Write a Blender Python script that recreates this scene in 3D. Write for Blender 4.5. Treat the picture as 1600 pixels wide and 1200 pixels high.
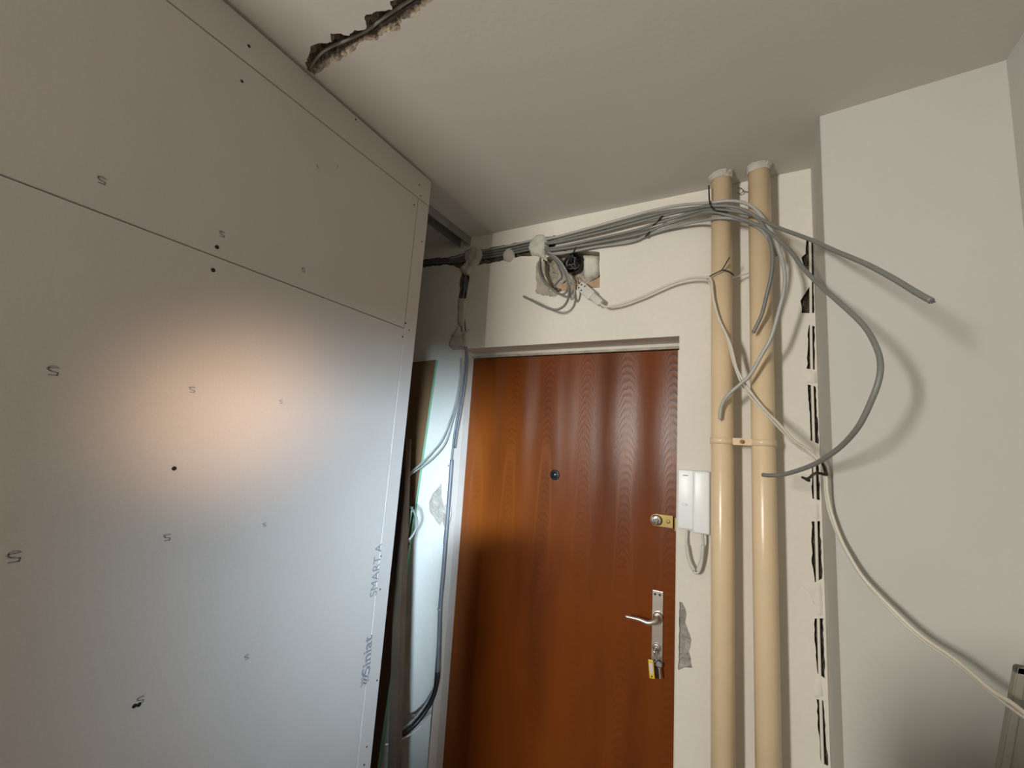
import bpy, bmesh, math, random
from mathutils import Vector, Matrix
from mathutils.geometry import tessellate_polygon, delaunay_2d_cdt
random.seed(7)
S = bpy.context.scene
for o in list(bpy.data.objects): bpy.data.objects.remove(o)
COL = S.collection

# ------------------------------------------------------------ camera
F = 685.4
CR = Vector((0.87824952, 0.47401774, 0.06312658))
CU = Vector((0.01058883, -0.15125251, 0.98843844))
CF = Vector((-0.47808541, 0.86742715, 0.13785674))
CP = Vector((0, 0, 1.62))
cam = bpy.data.objects.new('camera', bpy.data.cameras.new('camera')); COL.objects.link(cam)
m = Matrix((CR, CU, -CF)).transposed().to_4x4(); m.translation = CP
cam.matrix_world = m
cam.data.sensor_width = 36; cam.data.lens = F/1600*36; cam.data.clip_start = 0.01
S.camera = cam

# ------------------------------------------------------------ world, light, exposure
w = bpy.data.worlds.new('world'); S.world = w; w.use_nodes = True
w.node_tree.nodes['Background'].inputs[0].default_value = (.75, .85, 1, 1)
w.node_tree.nodes['Background'].inputs[1].default_value = 0.1
S.view_settings.view_transform = 'Standard'; S.view_settings.look = 'None'
S.view_settings.gamma = 1; S.view_settings.use_curve_mapping = False
S.view_settings.exposure = 0.0
def area(name, loc, target, sx, sy, energy, color, spread=180):
    l = bpy.data.lights.new(name, 'AREA'); l.shape = 'RECTANGLE'; l.size = sx; l.size_y = sy
    l.energy = energy; l.color = color; l.spread = math.radians(spread)
    o = bpy.data.objects.new(name, l); COL.objects.link(o); o.location = loc
    o.rotation_euler = (Vector(target)-Vector(loc)).to_track_quat('-Z', 'Y').to_euler()
    return o
def point(name, loc, r, energy, color):
    l = bpy.data.lights.new(name, 'POINT'); l.shadow_soft_size = r; l.energy = energy; l.color = color
    o = bpy.data.objects.new(name, l); COL.objects.link(o); o.location = loc; return o
# lamp in the room behind the partition's near end; cool daylight through the opening in the right wall; narrow warm light added for the warm patch on the partition
area('work_lamp_light', (-1.150, -2.0, 1.88), (-.40, 1.5, 1.80), .25, .60, 76, (1, .96, .895))
area('daylight_sky', (1.6, -2.7, 1.80), (-1.063, 1.15, 1.25), .5, .22, 28, (.36, .66, 1.0), 140)
area('daylight_window', (1.6, -2.7, 1.68), (-1.063, 1.25, 1.36), .45, .25, 13, (.62, .81, 1.0), 24)
area('warm_patch_light', (.4, -.5, 1.4), (-1.063, .62, 1.66), .14, .14, .31, (1.0, .62, .36), 16)

# ------------------------------------------------------------ helpers
def ray(px, py): return CR*((px-800)/F) - CU*((py-600)/F) + CF
def PY(px, py, Y): d = ray(px, py); return CP + d*(Y/d.y)
def PX(px, py, X): d = ray(px, py); return CP + d*(X/d.x)
def PZ(px, py, Z): d = ray(px, py); return CP + d*((Z-CP.z)/d.z)
def PD(px, py, D): return CP + ray(px, py)*D

def mat(name, color, rough=.6, metal=0, bump=0, bscale=200, var=0, vscale=6, spec=.5, fine=0, fscale=300):
    m = bpy.data.materials.new(name); m.use_nodes = True; nt = m.node_tree; b = nt.nodes['Principled BSDF']
    b.inputs['Base Color'].default_value = (*color, 1); b.inputs['Roughness'].default_value = rough
    b.inputs['Metallic'].default_value = metal; b.inputs['Specular IOR Level'].default_value = spec
    tc = nt.nodes.new('ShaderNodeTexCoord')
    last = None
    if var or fine:
        mx = None
        for amt, sc in ((var, vscale), (fine, fscale)):
            if not amt: continue
            n = nt.nodes.new('ShaderNodeTexNoise'); n.inputs['Scale'].default_value = sc; n.inputs['Detail'].default_value = 5
            nt.links.new(tc.outputs['Object'], n.inputs['Vector'])
            mr = nt.nodes.new('ShaderNodeMapRange'); mr.inputs[1].default_value = .3; mr.inputs[2].default_value = .7
            mr.inputs[3].default_value = 1-amt; mr.inputs[4].default_value = 1+amt
            nt.links.new(n.outputs['Fac'], mr.inputs[0])
            if last is None:
                last = mr.outputs[0]
            else:
                mu = nt.nodes.new('ShaderNodeMath'); mu.operation = 'MULTIPLY'
                nt.links.new(last, mu.inputs[0]); nt.links.new(mr.outputs[0], mu.inputs[1]); last = mu.outputs[0]
        vm = nt.nodes.new('ShaderNodeVectorMath'); vm.operation = 'SCALE'; vm.inputs[0].default_value = color
        nt.links.new(last, vm.inputs['Scale']); nt.links.new(vm.outputs[0], b.inputs['Base Color'])
    if bump:
        n = nt.nodes.new('ShaderNodeTexNoise'); n.inputs['Scale'].default_value = bscale; n.inputs['Detail'].default_value = 6
        nt.links.new(tc.outputs['Object'], n.inputs['Vector'])
        bp = nt.nodes.new('ShaderNodeBump'); bp.inputs['Strength'].default_value = bump; bp.inputs['Distance'].default_value = .002
        nt.links.new(n.outputs['Fac'], bp.inputs['Height']); nt.links.new(bp.outputs[0], b.inputs['Normal'])
    return m

M = {
 'wall':    mat('old wall paint', (.74, .70, .62), .75, bump=.25, bscale=60, var=.035, vscale=3, fine=.02, fscale=60),
 'column':  mat('column paint', (.53, .52, .475), .8, bump=.3, bscale=120, var=.02, vscale=3),
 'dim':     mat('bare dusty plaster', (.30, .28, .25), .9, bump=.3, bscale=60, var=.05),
 'ceiling': mat('ceiling paint', (.62, .59, .54), .85, bump=.2, bscale=80, var=.02, vscale=2),
 'paper':   mat('plasterboard paper', (.505, .465, .43), .8, bump=.15, bscale=300, var=.02, vscale=5, fine=.035, fscale=220),
 'floor':   mat('floor screed', (.20, .17, .14), .7, bump=.3, bscale=30, var=.1),
 'rubble':  mat('broken concrete', (.13, .105, .075), .95, bump=1, bscale=90, var=.5, vscale=35, fine=.4, fscale=120),
 'rubblel': mat('broken ceiling plaster', (.22, .175, .125), .95, bump=1, bscale=90, var=.55, vscale=45, fine=.4, fscale=120),
 'dimp':    mat('greenish plastic darkened for shade', (.30, .285, .235), .6),  # pale plastic made darker: the shadow over the panel is in its colour
 'mortar':  mat('grey mortar', (.34, .32, .29), .95, bump=1, bscale=70, var=.25, vscale=25, fine=.2, fscale=90),
 'crumb':   mat('old crumbly plaster', (.42, .37, .30), .95, bump=1, bscale=60, var=.3, vscale=22),
 'plaster': mat('dab of plaster', (.50, .46, .40), .9, bump=.9, bscale=55, var=.15, vscale=20),
 'filler':  mat('pale filler', (.58, .57, .48), .9, bump=.7, bscale=60, var=.12, vscale=22),
 'brick':   mat('old brick', (.45, .31, .20), .9, bump=.8, bscale=80, var=.2, vscale=30),
 'pipe':    mat('cream pipe enamel', (.74, .575, .37), .28, bump=.25, bscale=45, var=.04, vscale=9),
 'cable':   mat('grey cable sheath', (.19, .193, .175), .45, var=.06, vscale=12),
 'cablel':  mat('light grey cable sheath', (.29, .295, .275), .42, var=.05, vscale=12),
 'cablep':  mat('pale grey cable sheath', (.40, .40, .37), .38, var=.05, vscale=12),
 'cabled':  mat('dark grey conduit', (.15, .155, .165), .4, var=.15, vscale=14),
 'white':   mat('white wire sheath', (.62, .58, .48), .45),
 'black':   mat('black plastic', (.012, .012, .012), .4),
 'steel':   mat('galvanised steel', (.36, .37, .36), .45, metal=.75, var=.12, vscale=9),
 'satin':   mat('satin aluminium', (.72, .66, .60), .32, metal=.9),
 'chrome':  mat('chrome', (.85, .85, .82), .14, metal=1),
 'brass':   mat('tarnished brass', (.27, .20, .07), .42, metal=.8, var=.12, vscale=40),
 'plastic': mat('white intercom plastic', (.84, .87, .88), .35),
 'plasticg':mat('pale grey plastic', (.60, .59, .55), .4),
 'frame':   mat('door frame paint', (.66, .62, .55), .55, bump=.3, bscale=40, var=.06, vscale=14),
 'brown':   mat('brown backing paper', (.19, .105, .045), .85, var=.08, vscale=6),
 'green':   mat('green board edge', (.19, .42, .28), .75, var=.08, vscale=10),
 'post':    mat('brown weathered post', (.060, .040, .024), .6, var=.2, vscale=12),
 'dark':    mat('dark cavity lining', (.03, .03, .028), .9),
 'ink':     mat('grey print ink', (.22, .225, .24), .8),
 'yellow':  mat('yellow key tag', (.72, .55, .06), .35),
 'label':   mat('paper insert', (.72, .62, .58), .7),
 'copper':  mat('pale orange wire', (.62, .36, .22), .5),
 'screw':   mat('black screw head', (.015, .015, .015), .45, metal=.4),
 'peep':    mat('dark glass lens', (.012, .014, .018), .1),
}

def link(name, me, m, parent=None):
    o = bpy.data.objects.new(name, me); COL.objects.link(o)
    if m is not None:
        me.materials.clear(); me.materials.append(m if not isinstance(m, str) else M[m])
    if parent is not None: o.parent = parent
    return o
def obj(name, bm, m, parent=None, smooth=False):
    me = bpy.data.meshes.new(name); bmesh.ops.recalc_face_normals(bm, faces=bm.faces)
    bm.to_mesh(me); bm.free()
    if smooth:
        for p in me.polygons: p.use_smooth = True
    return link(name, me, m, parent)
def tag(o, label=None, cat=None, group=None, kind=None):
    if label: o['label'] = label
    if cat: o['category'] = cat
    if group: o['group'] = group
    if kind: o['kind'] = kind
    return o
def thing(name, label, cat, group=None, loc=(0, 0, 0)):
    o = bpy.data.objects.new(name, None); COL.objects.link(o); o.location = loc; o.empty_display_size = .05
    return tag(o, label, cat, group)
def box(bm, x0, x1, y0, y1, z0, z1, bev=0, mtx=None):
    vs = [bm.verts.new((x, y, z)) for x in (x0, x1) for y in (y0, y1) for z in (z0, z1)]
    if mtx is not None:
        for v in vs: v.co = mtx @ v.co
    idx = [(0,1,3,2),(4,6,7,5),(0,4,5,1),(2,3,7,6),(0,2,6,4),(1,5,7,3)]
    fs = [bm.faces.new([vs[i] for i in f]) for f in idx]
    if bev:
        es = list({e for f in fs for e in f.edges})
        bmesh.ops.bevel(bm, geom=es, offset=bev, segments=3, affect='EDGES', profile=.5)
    return vs
def spline(pts, n=8):
    pts = [Vector(p) for p in pts]
    if len(pts) < 3: return pts
    P = [pts[0]*2-pts[1]] + pts + [pts[-1]*2-pts[-2]]; out = []
    for i in range(1, len(P)-2):
        a, b, c, d = P[i-1], P[i], P[i+1], P[i+2]
        for k in range(n):
            t = k/n
            out.append(.5*((2*b)+(c-a)*t+(2*a-5*b+4*c-d)*t*t+(3*b-a-3*c+d)*t**3))
    out.append(pts[-1]); return out
def tube(bm, path, r, seg=8, cap=True, taper=None):
    ring0 = None; n = len(path); up = Vector((0, 0, 1)); N = None
    for i, p in enumerate(path):
        t = (path[min(i+1, n-1)]-path[max(i-1, 0)])
        if t.length < 1e-9: continue
        t.normalize()
        if N is None:
            N = t.orthogonal().normalized()
        else:
            N = (N - t*N.dot(t)).normalized()
        B = t.cross(N); rr = r if taper is None else r*taper(i/(n-1))
        ring = [bm.verts.new(p + (N*math.cos(2*math.pi*k/seg)+B*math.sin(2*math.pi*k/seg))*rr) for k in range(seg)]
        if ring0:
            for k in range(seg): bm.faces.new((ring0[k], ring0[(k+1) % seg], ring[(k+1) % seg], ring[k]))
        elif cap: bm.faces.new(ring[::-1])
        ring0 = ring
    if cap and ring0: bm.faces.new(ring0)
def cyl(bm, p, axis, r0, r1, h, seg=24):
    p = Vector(p); tube(bm, [p, p+Vector(axis).normalized()*h], 1, seg, True, lambda t: r0+(r1-r0)*t)
def lathe(bm, p, axis, prof, seg=24):
    p = Vector(p); a = Vector(axis).normalized(); N = a.orthogonal().normalized(); B = a.cross(N); prev = None
    for r, h in prof:
        if r <= 1e-6: ring = [bm.verts.new(p+a*h)]
        else: ring = [bm.verts.new(p+a*h+(N*math.cos(2*math.pi*k/seg)+B*math.sin(2*math.pi*k/seg))*r) for k in range(seg)]
        if prev:
            if len(prev) == 1 and len(ring) > 1:
                for k in range(seg): bm.faces.new((prev[0], ring[k], ring[(k+1) % seg]))
            elif len(ring) == 1:
                for k in range(seg): bm.faces.new((prev[k], ring[0], prev[(k+1) % seg]))
            else:
                for k in range(seg): bm.faces.new((prev[k], ring[k], ring[(k+1) % seg], prev[(k+1) % seg]))
        prev = ring
def rag(poly, amp, step):
    """ragged 2-D outline"""
    out = []; n = len(poly)
    for i in range(n):
        a = Vector(poly[i]); b = Vector(poly[(i+1) % n]); L = (b-a).length; k = max(1, int(L/step))
        d = (b-a)/max(L, 1e-6); nn = Vector((-d.y, d.x))
        for j in range(k):
            q = a+(b-a)*(j/k)
            if j or True: q = q + nn*random.uniform(-amp, amp) + d*random.uniform(-.3, .3)*step*(j > 0)
            out.append(q)
    return out
def fill(bm, outer, holes, to3):
    loops = [outer]+holes
    flat = [p for l in loops for p in l]
    vs = [bm.verts.new(to3(p, 0)) for p in flat]
    tris = tessellate_polygon([[Vector((p[0], p[1], 0)) for p in l] for l in loops])
    for t in tris:
        try: bm.faces.new([vs[i] for i in t])
        except ValueError: pass
def recess(name, poly, to3, depth, m, parent, grid=None, rough=.3, taper=0):
    """the broken-out hollow behind a hole in a wall: rim walls and an uneven floor"""
    bm = bmesh.new(); n = len(poly)
    # inner floor: triangulate a grid clipped to the polygon
    xs = [p[0] for p in poly]; ys = [p[1] for p in poly]
    st = grid or max(.006, min(max(xs)-min(xs), max(ys)-min(ys))/5)
    pts = [Vector(p) for p in poly]; edges = [(i, (i+1) % n) for i in range(n)]
    def inside(x, y):
        c = False; j = n-1
        for i in range(n):
            if (ys[i] > y) != (ys[j] > y) and x < (xs[j]-xs[i])*(y-ys[i])/(ys[j]-ys[i])+xs[i]: c = not c
            j = i
        return c
    x = min(xs)+st/2
    while x < max(xs):
        y = min(ys)+st/2
        while y < max(ys):
            q = (x+random.uniform(-.3, .3)*st, y+random.uniform(-.3, .3)*st)
            if inside(*q): pts.append(Vector(q))
            y += st
        x += st
    v, e, f, ov, oe, of = delaunay_2d_cdt(pts, edges, [], 1, 1e-5)
    def dist(q):
        if not taper: return 1
        d = 9
        for i in range(n):
            a_ = Vector(poly[i]); b_ = Vector(poly[(i+1) % n]); ab = b_-a_
            d = min(d, (q-a_-ab*max(0, min(1, (q-a_).dot(ab)/max(1e-9, ab.length_squared)))).length)
        return .22+.78*min(1, d/taper)
    vb = [bm.verts.new(to3((q.x, q.y), depth*dist(q)*(1+random.uniform(-rough, rough)))) for q in v]
    bn = set()
    for t in f:
        try: bm.faces.new([vb[i] for i in t])
        except ValueError: pass
    # rim
    inv = {}
    for i, o_ in enumerate(ov):
        for k in o_:
            inv[k] = i
    rim = [bm.verts.new(to3(p, 0)) for p in poly]
    for i in range(n):
        j = (i+1) % n
        a, b = inv.get(i), inv.get(j)
        if a is None or b is None or a == b: continue
        try: bm.faces.new((rim[i], rim[j], vb[b], vb[a]))
        except ValueError: pass
    return obj(name, bm, m, parent)
def blob(name, outline, to3, h, m, parent, st=.008, rough=.35):
    """a trowelled dab: an uneven raised patch, thin at its rim"""
    n = len(outline); xs = [p[0] for p in outline]; ys = [p[1] for p in outline]
    pts = [Vector(p) for p in outline]; edges = [(i, (i+1) % n) for i in range(n)]
    def inside(x, y):
        c = False; j = n-1
        for i in range(n):
            if (ys[i] > y) != (ys[j] > y) and x < (xs[j]-xs[i])*(y-ys[i])/(ys[j]-ys[i])+xs[i]: c = not c
            j = i
        return c
    x = min(xs)+st/2
    while x < max(xs):
        y = min(ys)+st/2
        while y < max(ys):
            q = (x+random.uniform(-.3, .3)*st, y+random.uniform(-.3, .3)*st)
            if inside(*q): pts.append(Vector(q))
            y += st
        x += st
    v, e, f, ov, oe, of = delaunay_2d_cdt(pts, edges, [], 1, 1e-5)
    bm = bmesh.new(); vb = []
    for q in v:
        d = min((q-(Vector(outline[i])+(Vector(outline[(i+1) % n])-Vector(outline[i])) *
             max(0, min(1, (q-Vector(outline[i])).dot(Vector(outline[(i+1) % n])-Vector(outline[i]))/max(1e-9, (Vector(outline[(i+1) % n])-Vector(outline[i])).length_squared))))).length for i in range(n))
        k = min(1, d/(st*1.6)); k = k*(2-k)
        vb.append(bm.verts.new(to3((q.x, q.y), -(h*k*(1+random.uniform(-rough, rough))+.0006-(.0030 if d < 1e-4 else 0)))))
    for t in f:
        try: bm.faces.new([vb[i] for i in t])
        except ValueError: pass
    return obj(name, bm, m, parent, smooth=True)

# ============================================================ SETTING
YW = 1.65; HC = 2.606; XP = -1.063; XR = .545; YC = 1.385; XC = .183
YS = 1.76                                                    # plane of the door leaf
backm = lambda p, d: Vector((p[0], YW+d, p[1]))              # door wall, d goes into the wall
def wq(px, py, Y=YW): q = PY(px, py, Y); return (q.x, q.z)
def wpoly(pp, amp=0, step=.02):
    q = [wq(*p) for p in pp]
    return rag(q, amp, step) if amp else [Vector(p) for p in q]

# door wall with its chases and hollows cut out
chase = wpoly([(640,409),(662,405),(700,402),(740,392),(790,383),(845,371),(872,368),(868,384),(850,397),(815,401),(790,407),(742,415),(733,425),(733,440),(728,466),(716,466),(719,440),(722,420),(700,413),(664,417),(640,421)], .003, .016)
niche = wpoly([(848,404),(870,396),(915,391),(937,394),(937,420),(937,449),(905,452),(872,456),(858,447),(850,425)], .002, .02)
patchr = wpoly([(1061.5,940),(1066,941),(1070,951),(1073,958),(1071,972),(1075,985),(1081,1000),(1077,1018),(1082,1044),(1070,1043),(1060,1047)], .0016, .014)
patchl = wpoly([(690,754),(690,775),(694,790),(700,785),(704,792),(703,812),(700,826),(696,829),(692,815),(687,822),(680,812),(671,798),(670,785),(676,772)], .002, .016)
slotpx = [((1260,374),(1271,374),(1274,432),(1262,430),(1252,402),(1259,396)),
          ((1269,440),(1272,441),(1272,489),(1253,489),(1251,470),(1262,452)),
          ((1264,508),(1273,510),(1273,577),(1261,576),(1262,530)),
          ((1262,601),(1275,604),(1279,694),(1266,688),(1265,640)),
          ((1268,723),(1279,725),(1281,782),(1269,779)),
          ((1268,815),(1281,814),(1285,905),(1274,910),(1269,880)),
          ((1273,966),(1286,966),(1289,1059),(1277,1052),(1273,1000)),
          ((1276,1093),(1287,1095),(1294,1196),(1283,1192),(1279,1140))]
slots = [wpoly(s, .0016, .014) for s in slotpx]
DX0, DX1, DZ = -1.193, -.2265, 2.052
outer = [Vector(p) for p in ((-2.3, 0), (DX0, 0), (DX0, DZ), (DX1, DZ), (DX1, 0), (XC+.002, 0), (XC+.002, HC), (-2.3, HC))]
bm = bmesh.new(); fill(bm, outer, [chase, niche, patchr, patchl]+slots, backm)
box(bm, -2.3, DX0-.002, YW+.09, YW+.1, 0, HC); box(bm, DX1+.002, XC, YW+.09, YW+.1, 0, HC); box(bm, DX0-.002, DX1+.002, YW+.1+.001, YW+.101+.001, DZ+.002, HC)
wall_back = tag(obj('wall_back', bm, 'wall'), 'off-white wall around the entrance door, chased open for cables', kind='structure')
bm = bmesh.new()   # reveal
r0 = [bm.verts.new((x, YW, z)) for x, z in ((DX0, 0), (DX0, DZ), (DX1, DZ), (DX1, 0))]
r1 = [bm.verts.new((x, YS+.06, z)) for x, z in ((DX0, 0), (DX0, DZ), (DX1, DZ), (DX1, 0))]
for i in range(3): bm.faces.new((r0[i], r0[i+1], r1[i+1], r1[i]))
obj('door_reveal', bm, 'wall', wall_back)
recess('cable_chase', chase, backm, .024, 'rubble', wall_back, .008, .25)
recess('junction_niche', niche, backm, .045, 'crumb', wall_back, .009, .15)
tag(recess('broken_plaster', patchr, backm, .006, 'mortar', wall_back, .008, .35), 'bare grey mortar beside the door handle')
tag(recess('broken_plaster', patchl, backm, .005, 'crumb', wall_back, .008, .5), 'crumbled plaster behind the conduit')
for s in slots: recess('open_slot', s, backm, .020, 'rubble', wall_back, .006, .3)

# ceiling with a broken-out chase
ceilm = lambda p, d: Vector((p[0], p[1], HC+d))
cpx = [(486,73),(500,68),(519,66),(516,52),(545,55),(555,48),(572,45),(570,25),(592,17),(612,15),(610,3),(640,-12),(690,-40),(700,-25),(672,5),(660,12),(655,20),(645,28),(628,30),(625,48),(612,50),(598,52),(590,62),(570,64),(558,70),(556,80),(545,84),(533,94),(520,98),(505,108),(492,117),(482,122),(475,112),(478,98),(483,88)]
cq = [PZ(x, y, HC) for x, y in cpx]; cq = [(max(q.x, XP+.001), q.y) for q in cq]
cchase = rag(cq, .0022, .006)
bm = bmesh.new(); fill(bm, [Vector(p) for p in ((-2.3, -3.2), (2.6, -3.2), (2.6, YW), (-2.3, YW))], [cchase], ceilm)
box(bm, -2.3, 2.6, -3.2, YW, HC+.075, HC+.085)
ceiling = tag(obj('ceiling', bm, 'ceiling'), 'matt ceiling with a broken-out cable chase', kind='structure')
recess('ceiling_chase', cchase, ceilm, .030, 'rubblel', ceiling, .007, .45, taper=.022)

# floor and the rest of the shell
def slab(name, x0, x1, y0, y1, z0, z1, m, label=None, bev=0, parent=None):
    bm = bmesh.new(); box(bm, x0, x1, y0, y1, z0, z1, bev); o = obj(name, bm, m, parent)
    if parent is None: tag(o, label, kind='structure')
    return o
slab('floor', -2.3, 2.6, -3.2, YS+.3, -.05, 0, 'floor', 'bare screed floor')
# column / boxed shaft: splayed a touch, as the photograph shows
bm = bmesh.new()
cf = [(XC-.001, YC+.006), (XR+.02, 1.352)]
va = [bm.verts.new((x, y, z)) for x, y, z in ((cf[0][0], cf[0][1], 0), (cf[1][0], cf[1][1], 0), (XR+.02, YW+.05, 0), (XC-.001+.004, YW+.05, 0), (cf[0][0], cf[0][1], HC), (cf[1][0], cf[1][1], HC), (XR+.02, YW+.05, HC), (XC+.003, YW+.05, HC))]
for f in ((0,1,5,4),(1,2,6,5),(2,3,7,6),(3,0,4,7)): bm.faces.new([va[i] for i in f])
es = [e for e in bm.edges if {v.index for v in e.verts} is not None and abs(e.verts[0].co.z-e.verts[1].co.z) > 1 and e.verts[0].co.x < .2 and e.verts[0].co.y < 1.5]
bmesh.ops.bevel(bm, geom=es, offset=.002, segments=2, affect='EDGES')
tag(obj('wall_column', bm, 'column'), 'pale boxed-out shaft right of the pipes', kind='structure')
slab('wall_right', XR, XR+.12, -.72, 1.40, 0, HC, 'column', 'right-hand hall wall at the edge of the frame')
slab('wall_right_near', XR, XR+.12, -3.2, -1.46, 0, HC, 'column', 'right-hand hall wall behind the camera')
slab('wall_right_lintel', XR, XR+.12, -1.46, -.72, 1.76, HC, 'column', 'lintel over the opening to the next room')
slab('wall_lamp_block', -2.3, XP-.002, -.605, -.600, 0, HC, 'dim', 'unseen cross wall added to block the lamp behind the partition')  # thin wall added to keep lamp light out of the space behind
slab('wall_rear', -2.3, 2.6, -3.3, -3.2, 0, HC, 'dim', 'wall behind the camera')
slab('wall_far_left', -2.4, -2.3, -3.2, YW+.1, 0, HC, 'wall', 'left wall of the recess behind the partition')

# ------------------------------------------------------------ plasterboard partition
YN = -.60; YE = 1.185                       # near and far ends
wl = bpy.data.objects.new('wall_left', None); COL.objects.link(wl); tag(wl, 'unfinished plasterboard partition on a metal frame', kind='structure')
TOP = HC-.009
def yz(px, py): q = PX(px, py, XP); return (q.y, q.z)
zJ1 = 1.62+.5321*1.65+.0; zJ2 = yz(621,509)[1]
zJ1 = (yz(340,63)[1]+yz(655,310)[1])/2
ye = lambda z: YE+.012*(z-1.9)/1.0 + (.0)           # far edge, a touch out of plumb
yv = lambda z: ye(z)-.062                            # vertical joint along the far edge
def board(name, a, lab=None, mm='paper', g=.0012, th=.0125, bev=.0016):
    """a: four (y,z) corners, face at XP, thickness behind it"""
    bm = bmesh.new(); c = sum((Vector(p) for p in a), Vector((0, 0)))/4
    q = []
    for p in a:
        d = Vector(p)-c; q.append(Vector(p)-Vector((g*(1 if d.x > 0 else -1), g*(1 if d.y > 0 else -1))))
    fr = [bm.verts.new((XP, p.x, p.y)) for p in q]; bk = [bm.verts.new((XP-th, p.x, p.y)) for p in q]
    top = bm.faces.new(fr); bm.faces.new(bk[::-1])
    for i in range(4): bm.faces.new((fr[i], bk[i], bk[(i+1) % 4], fr[(i+1) % 4]))
    bmesh.ops.bevel(bm, geom=list(top.edges), offset=bev, segments=1, affect='EDGES')
    return obj(name, bm, mm, wl)
board('plasterboard', [(YN, zJ1), (ye(zJ1), zJ1), (ye(TOP), TOP), (YN, TOP)])
board('plasterboard', [(YN, zJ2), (yv(zJ2), zJ2), (yv(zJ1), zJ1), (YN, zJ1)])
board('plasterboard', [(YN, 0.02), (yv(0), 0.02), (yv(zJ2), zJ2), (YN, zJ2)], g=.0007, bev=.0012)
board('edge_strip', [(yv(0), 0.02), (ye(0), 0.02), (ye(zJ1), zJ1), (yv(zJ1), zJ1)], g=.0009)
bm = bmesh.new()   # inner leaf and studs
box(bm, XP-.10, XP-.0876, YN, YE-.01, .02, HC-.02)
obj('inner_leaf', bm, 'brown', wl)
bm = bmesh.new(); box(bm, XP-.0865, XP-.0135, YN, 1.12, HC-.048, HC-.002); obj('ceiling_track', bm, 'steel', wl)
for y in (-.58, -.1, .35, .75, 1.10):
    bm = bmesh.new(); box(bm, XP-.0865, XP-.0135, y, y+.045, .02, HC-.05); obj('stud', bm, 'steel', wl)
# screws: sunk dark heads
sc = [(389,72),(378,127),(556,187),(655,289),(657,306),(647,320),(659,378),(339,386),(333,422),(634,505),(639,516),(629,526),(272,732),(595,869),(594,921),(589,1063),(573,1167),(592,866),(217,1101),(569,1195),(210,1103)]
sr = {(339,386):1.35,(333,422):1.4,(272,732):1.35,(389,72):1.1,(378,127):1.1,(217,1101):1.2,(210,1103):1.2}
sc = [s for s in sc if s != (592,866)]
for s in sc:
    q = PX(s[0], s[1], XP); bm = bmesh.new(); r = .0034*sr.get(s, .85)
    lathe(bm, (XP+.0003, q.y, q.z), (1, 0, 0), [(r, -.002), (r, .0004), (r*.8, .0008), (r*.35, .0002), (0, .0001)], 12)
    obj('screw', bm, 'screw', wl)
# printed marks: small hexagonal ring with an S-like stroke
def stroke(bm, pts, wd, h=.0004, to=None):
    for a, b in zip(pts[:-1], pts[1:]):
        a = Vector(a); b = Vector(b); d = (b-a); L = d.length
        if L < 1e-6: continue
        d /= L; n = Vector((-d.y, d.x))*wd/2; a2 = a-d*wd*.3; b2 = b+d*wd*.3
        q = [bm.verts.new(to(p)) for p in (a2-n, b2-n, b2+n, a2+n)]; bm.faces.new(q)
tomark = lambda p: Vector((XP+.0006, p.x, p.y))
for (px, py, s) in [(159,282,.85),(347,366,.8),(474,422,.7),(83,580,1),(300,609,.8),(439,628,.6),(261,840,.85),(413,820,.6),(22,871,1.1),(219,1094,.8),(385,1027,.7),(496,260,.5),(527,260,.4),(341,430,.0)]:
    if s == 0: continue
    q = Vector(yz(px, py)); bm = bmesh.new(); r = .0085*s
    a = [q+Vector((-r*.75, r*.75)), q+Vector((r*.6, r*.8)), q+Vector((-r*.6, r*.05)), q+Vector((r*.75, -r*.1)), q+Vector((r*.7, -r*.75)), q+Vector((-r*.6, -r*.8))]
    a = [a[1], a[0]+Vector((0, -.1*r)), a[0]+Vector((0, -.5*r)), a[2]+Vector((.2*r, 0)), a[3]+Vector((0, -.1*r)), a[4], a[5]]
    stroke(bm, a, .0017*s+.0004, to=tomark)
    b_ = [q+Vector((r*1.15*math.cos(t), r*1.15*math.sin(t))) for t in [math.radians(40+i*30) for i in range(5)]]
    stroke(bm, b_, .0010*s, to=tomark)
    obj('printed_mark', bm, 'ink', wl)
def text(name, body, o, along, up, size, m, parent, sx=1, thick=.0, space=1, nrm=None):
    cu = bpy.data.curves.new(name, 'FONT'); cu.body = body; cu.size = size; cu.extrude = .0002; cu.offset = thick; cu.space_character = space
    ob = bpy.data.objects.new('tmp', cu); COL.objects.link(ob)
    dg = bpy.context.evaluated_depsgraph_get(); me = bpy.data.meshes.new_from_object(ob.evaluated_get(dg))
    bpy.data.objects.remove(ob)
    a = Vector(along).normalized(); u = Vector(up).normalized(); n = nrm or a.cross(u)
    for v in me.vertices: v.co = Vector(o)+a*v.co.x*sx+u*v.co.y+n*(v.co.z)
    me.name = name; return link(name, me, m, parent)
def vtext(body, p0, p1, h, sx=None, thick=0, space=1):
    a = PX(*p0, XP+.0008); b = PX(*p1, XP+.0008); al = (b-a).normalized(); n = Vector((1, 0, 0)); up = n.cross(al)
    o = text('printed_lettering', body, (0, 0, 0), (1, 0, 0), (0, 1, 0), h, 'ink', wl, 1, thick, space)
    L = max(v.co.x for v in o.data.vertices); k = (b-a).length/L
    for v in o.data.vertices: v.co = a+al*v.co.x*k+up*v.co.y+n*v.co.z
    return o
vtext('SMART A', (588,931), (597,849), .042)
vtext('Siniat', (577.5,1051), (581.5,991), .047, thick=.0007)
q = Vector(yz(570,1062)); bm = bmesh.new()
for dy in (-.010, 0, .010):
    stroke(bm, [q+Vector((-.015, dy-.004)), q+Vector((-.005, dy+.004)), q+Vector((.005, dy-.004)), q+Vector((.015, dy+.004))], .0042, to=tomark)
obj('printed_logo', bm, 'ink', wl)

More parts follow.
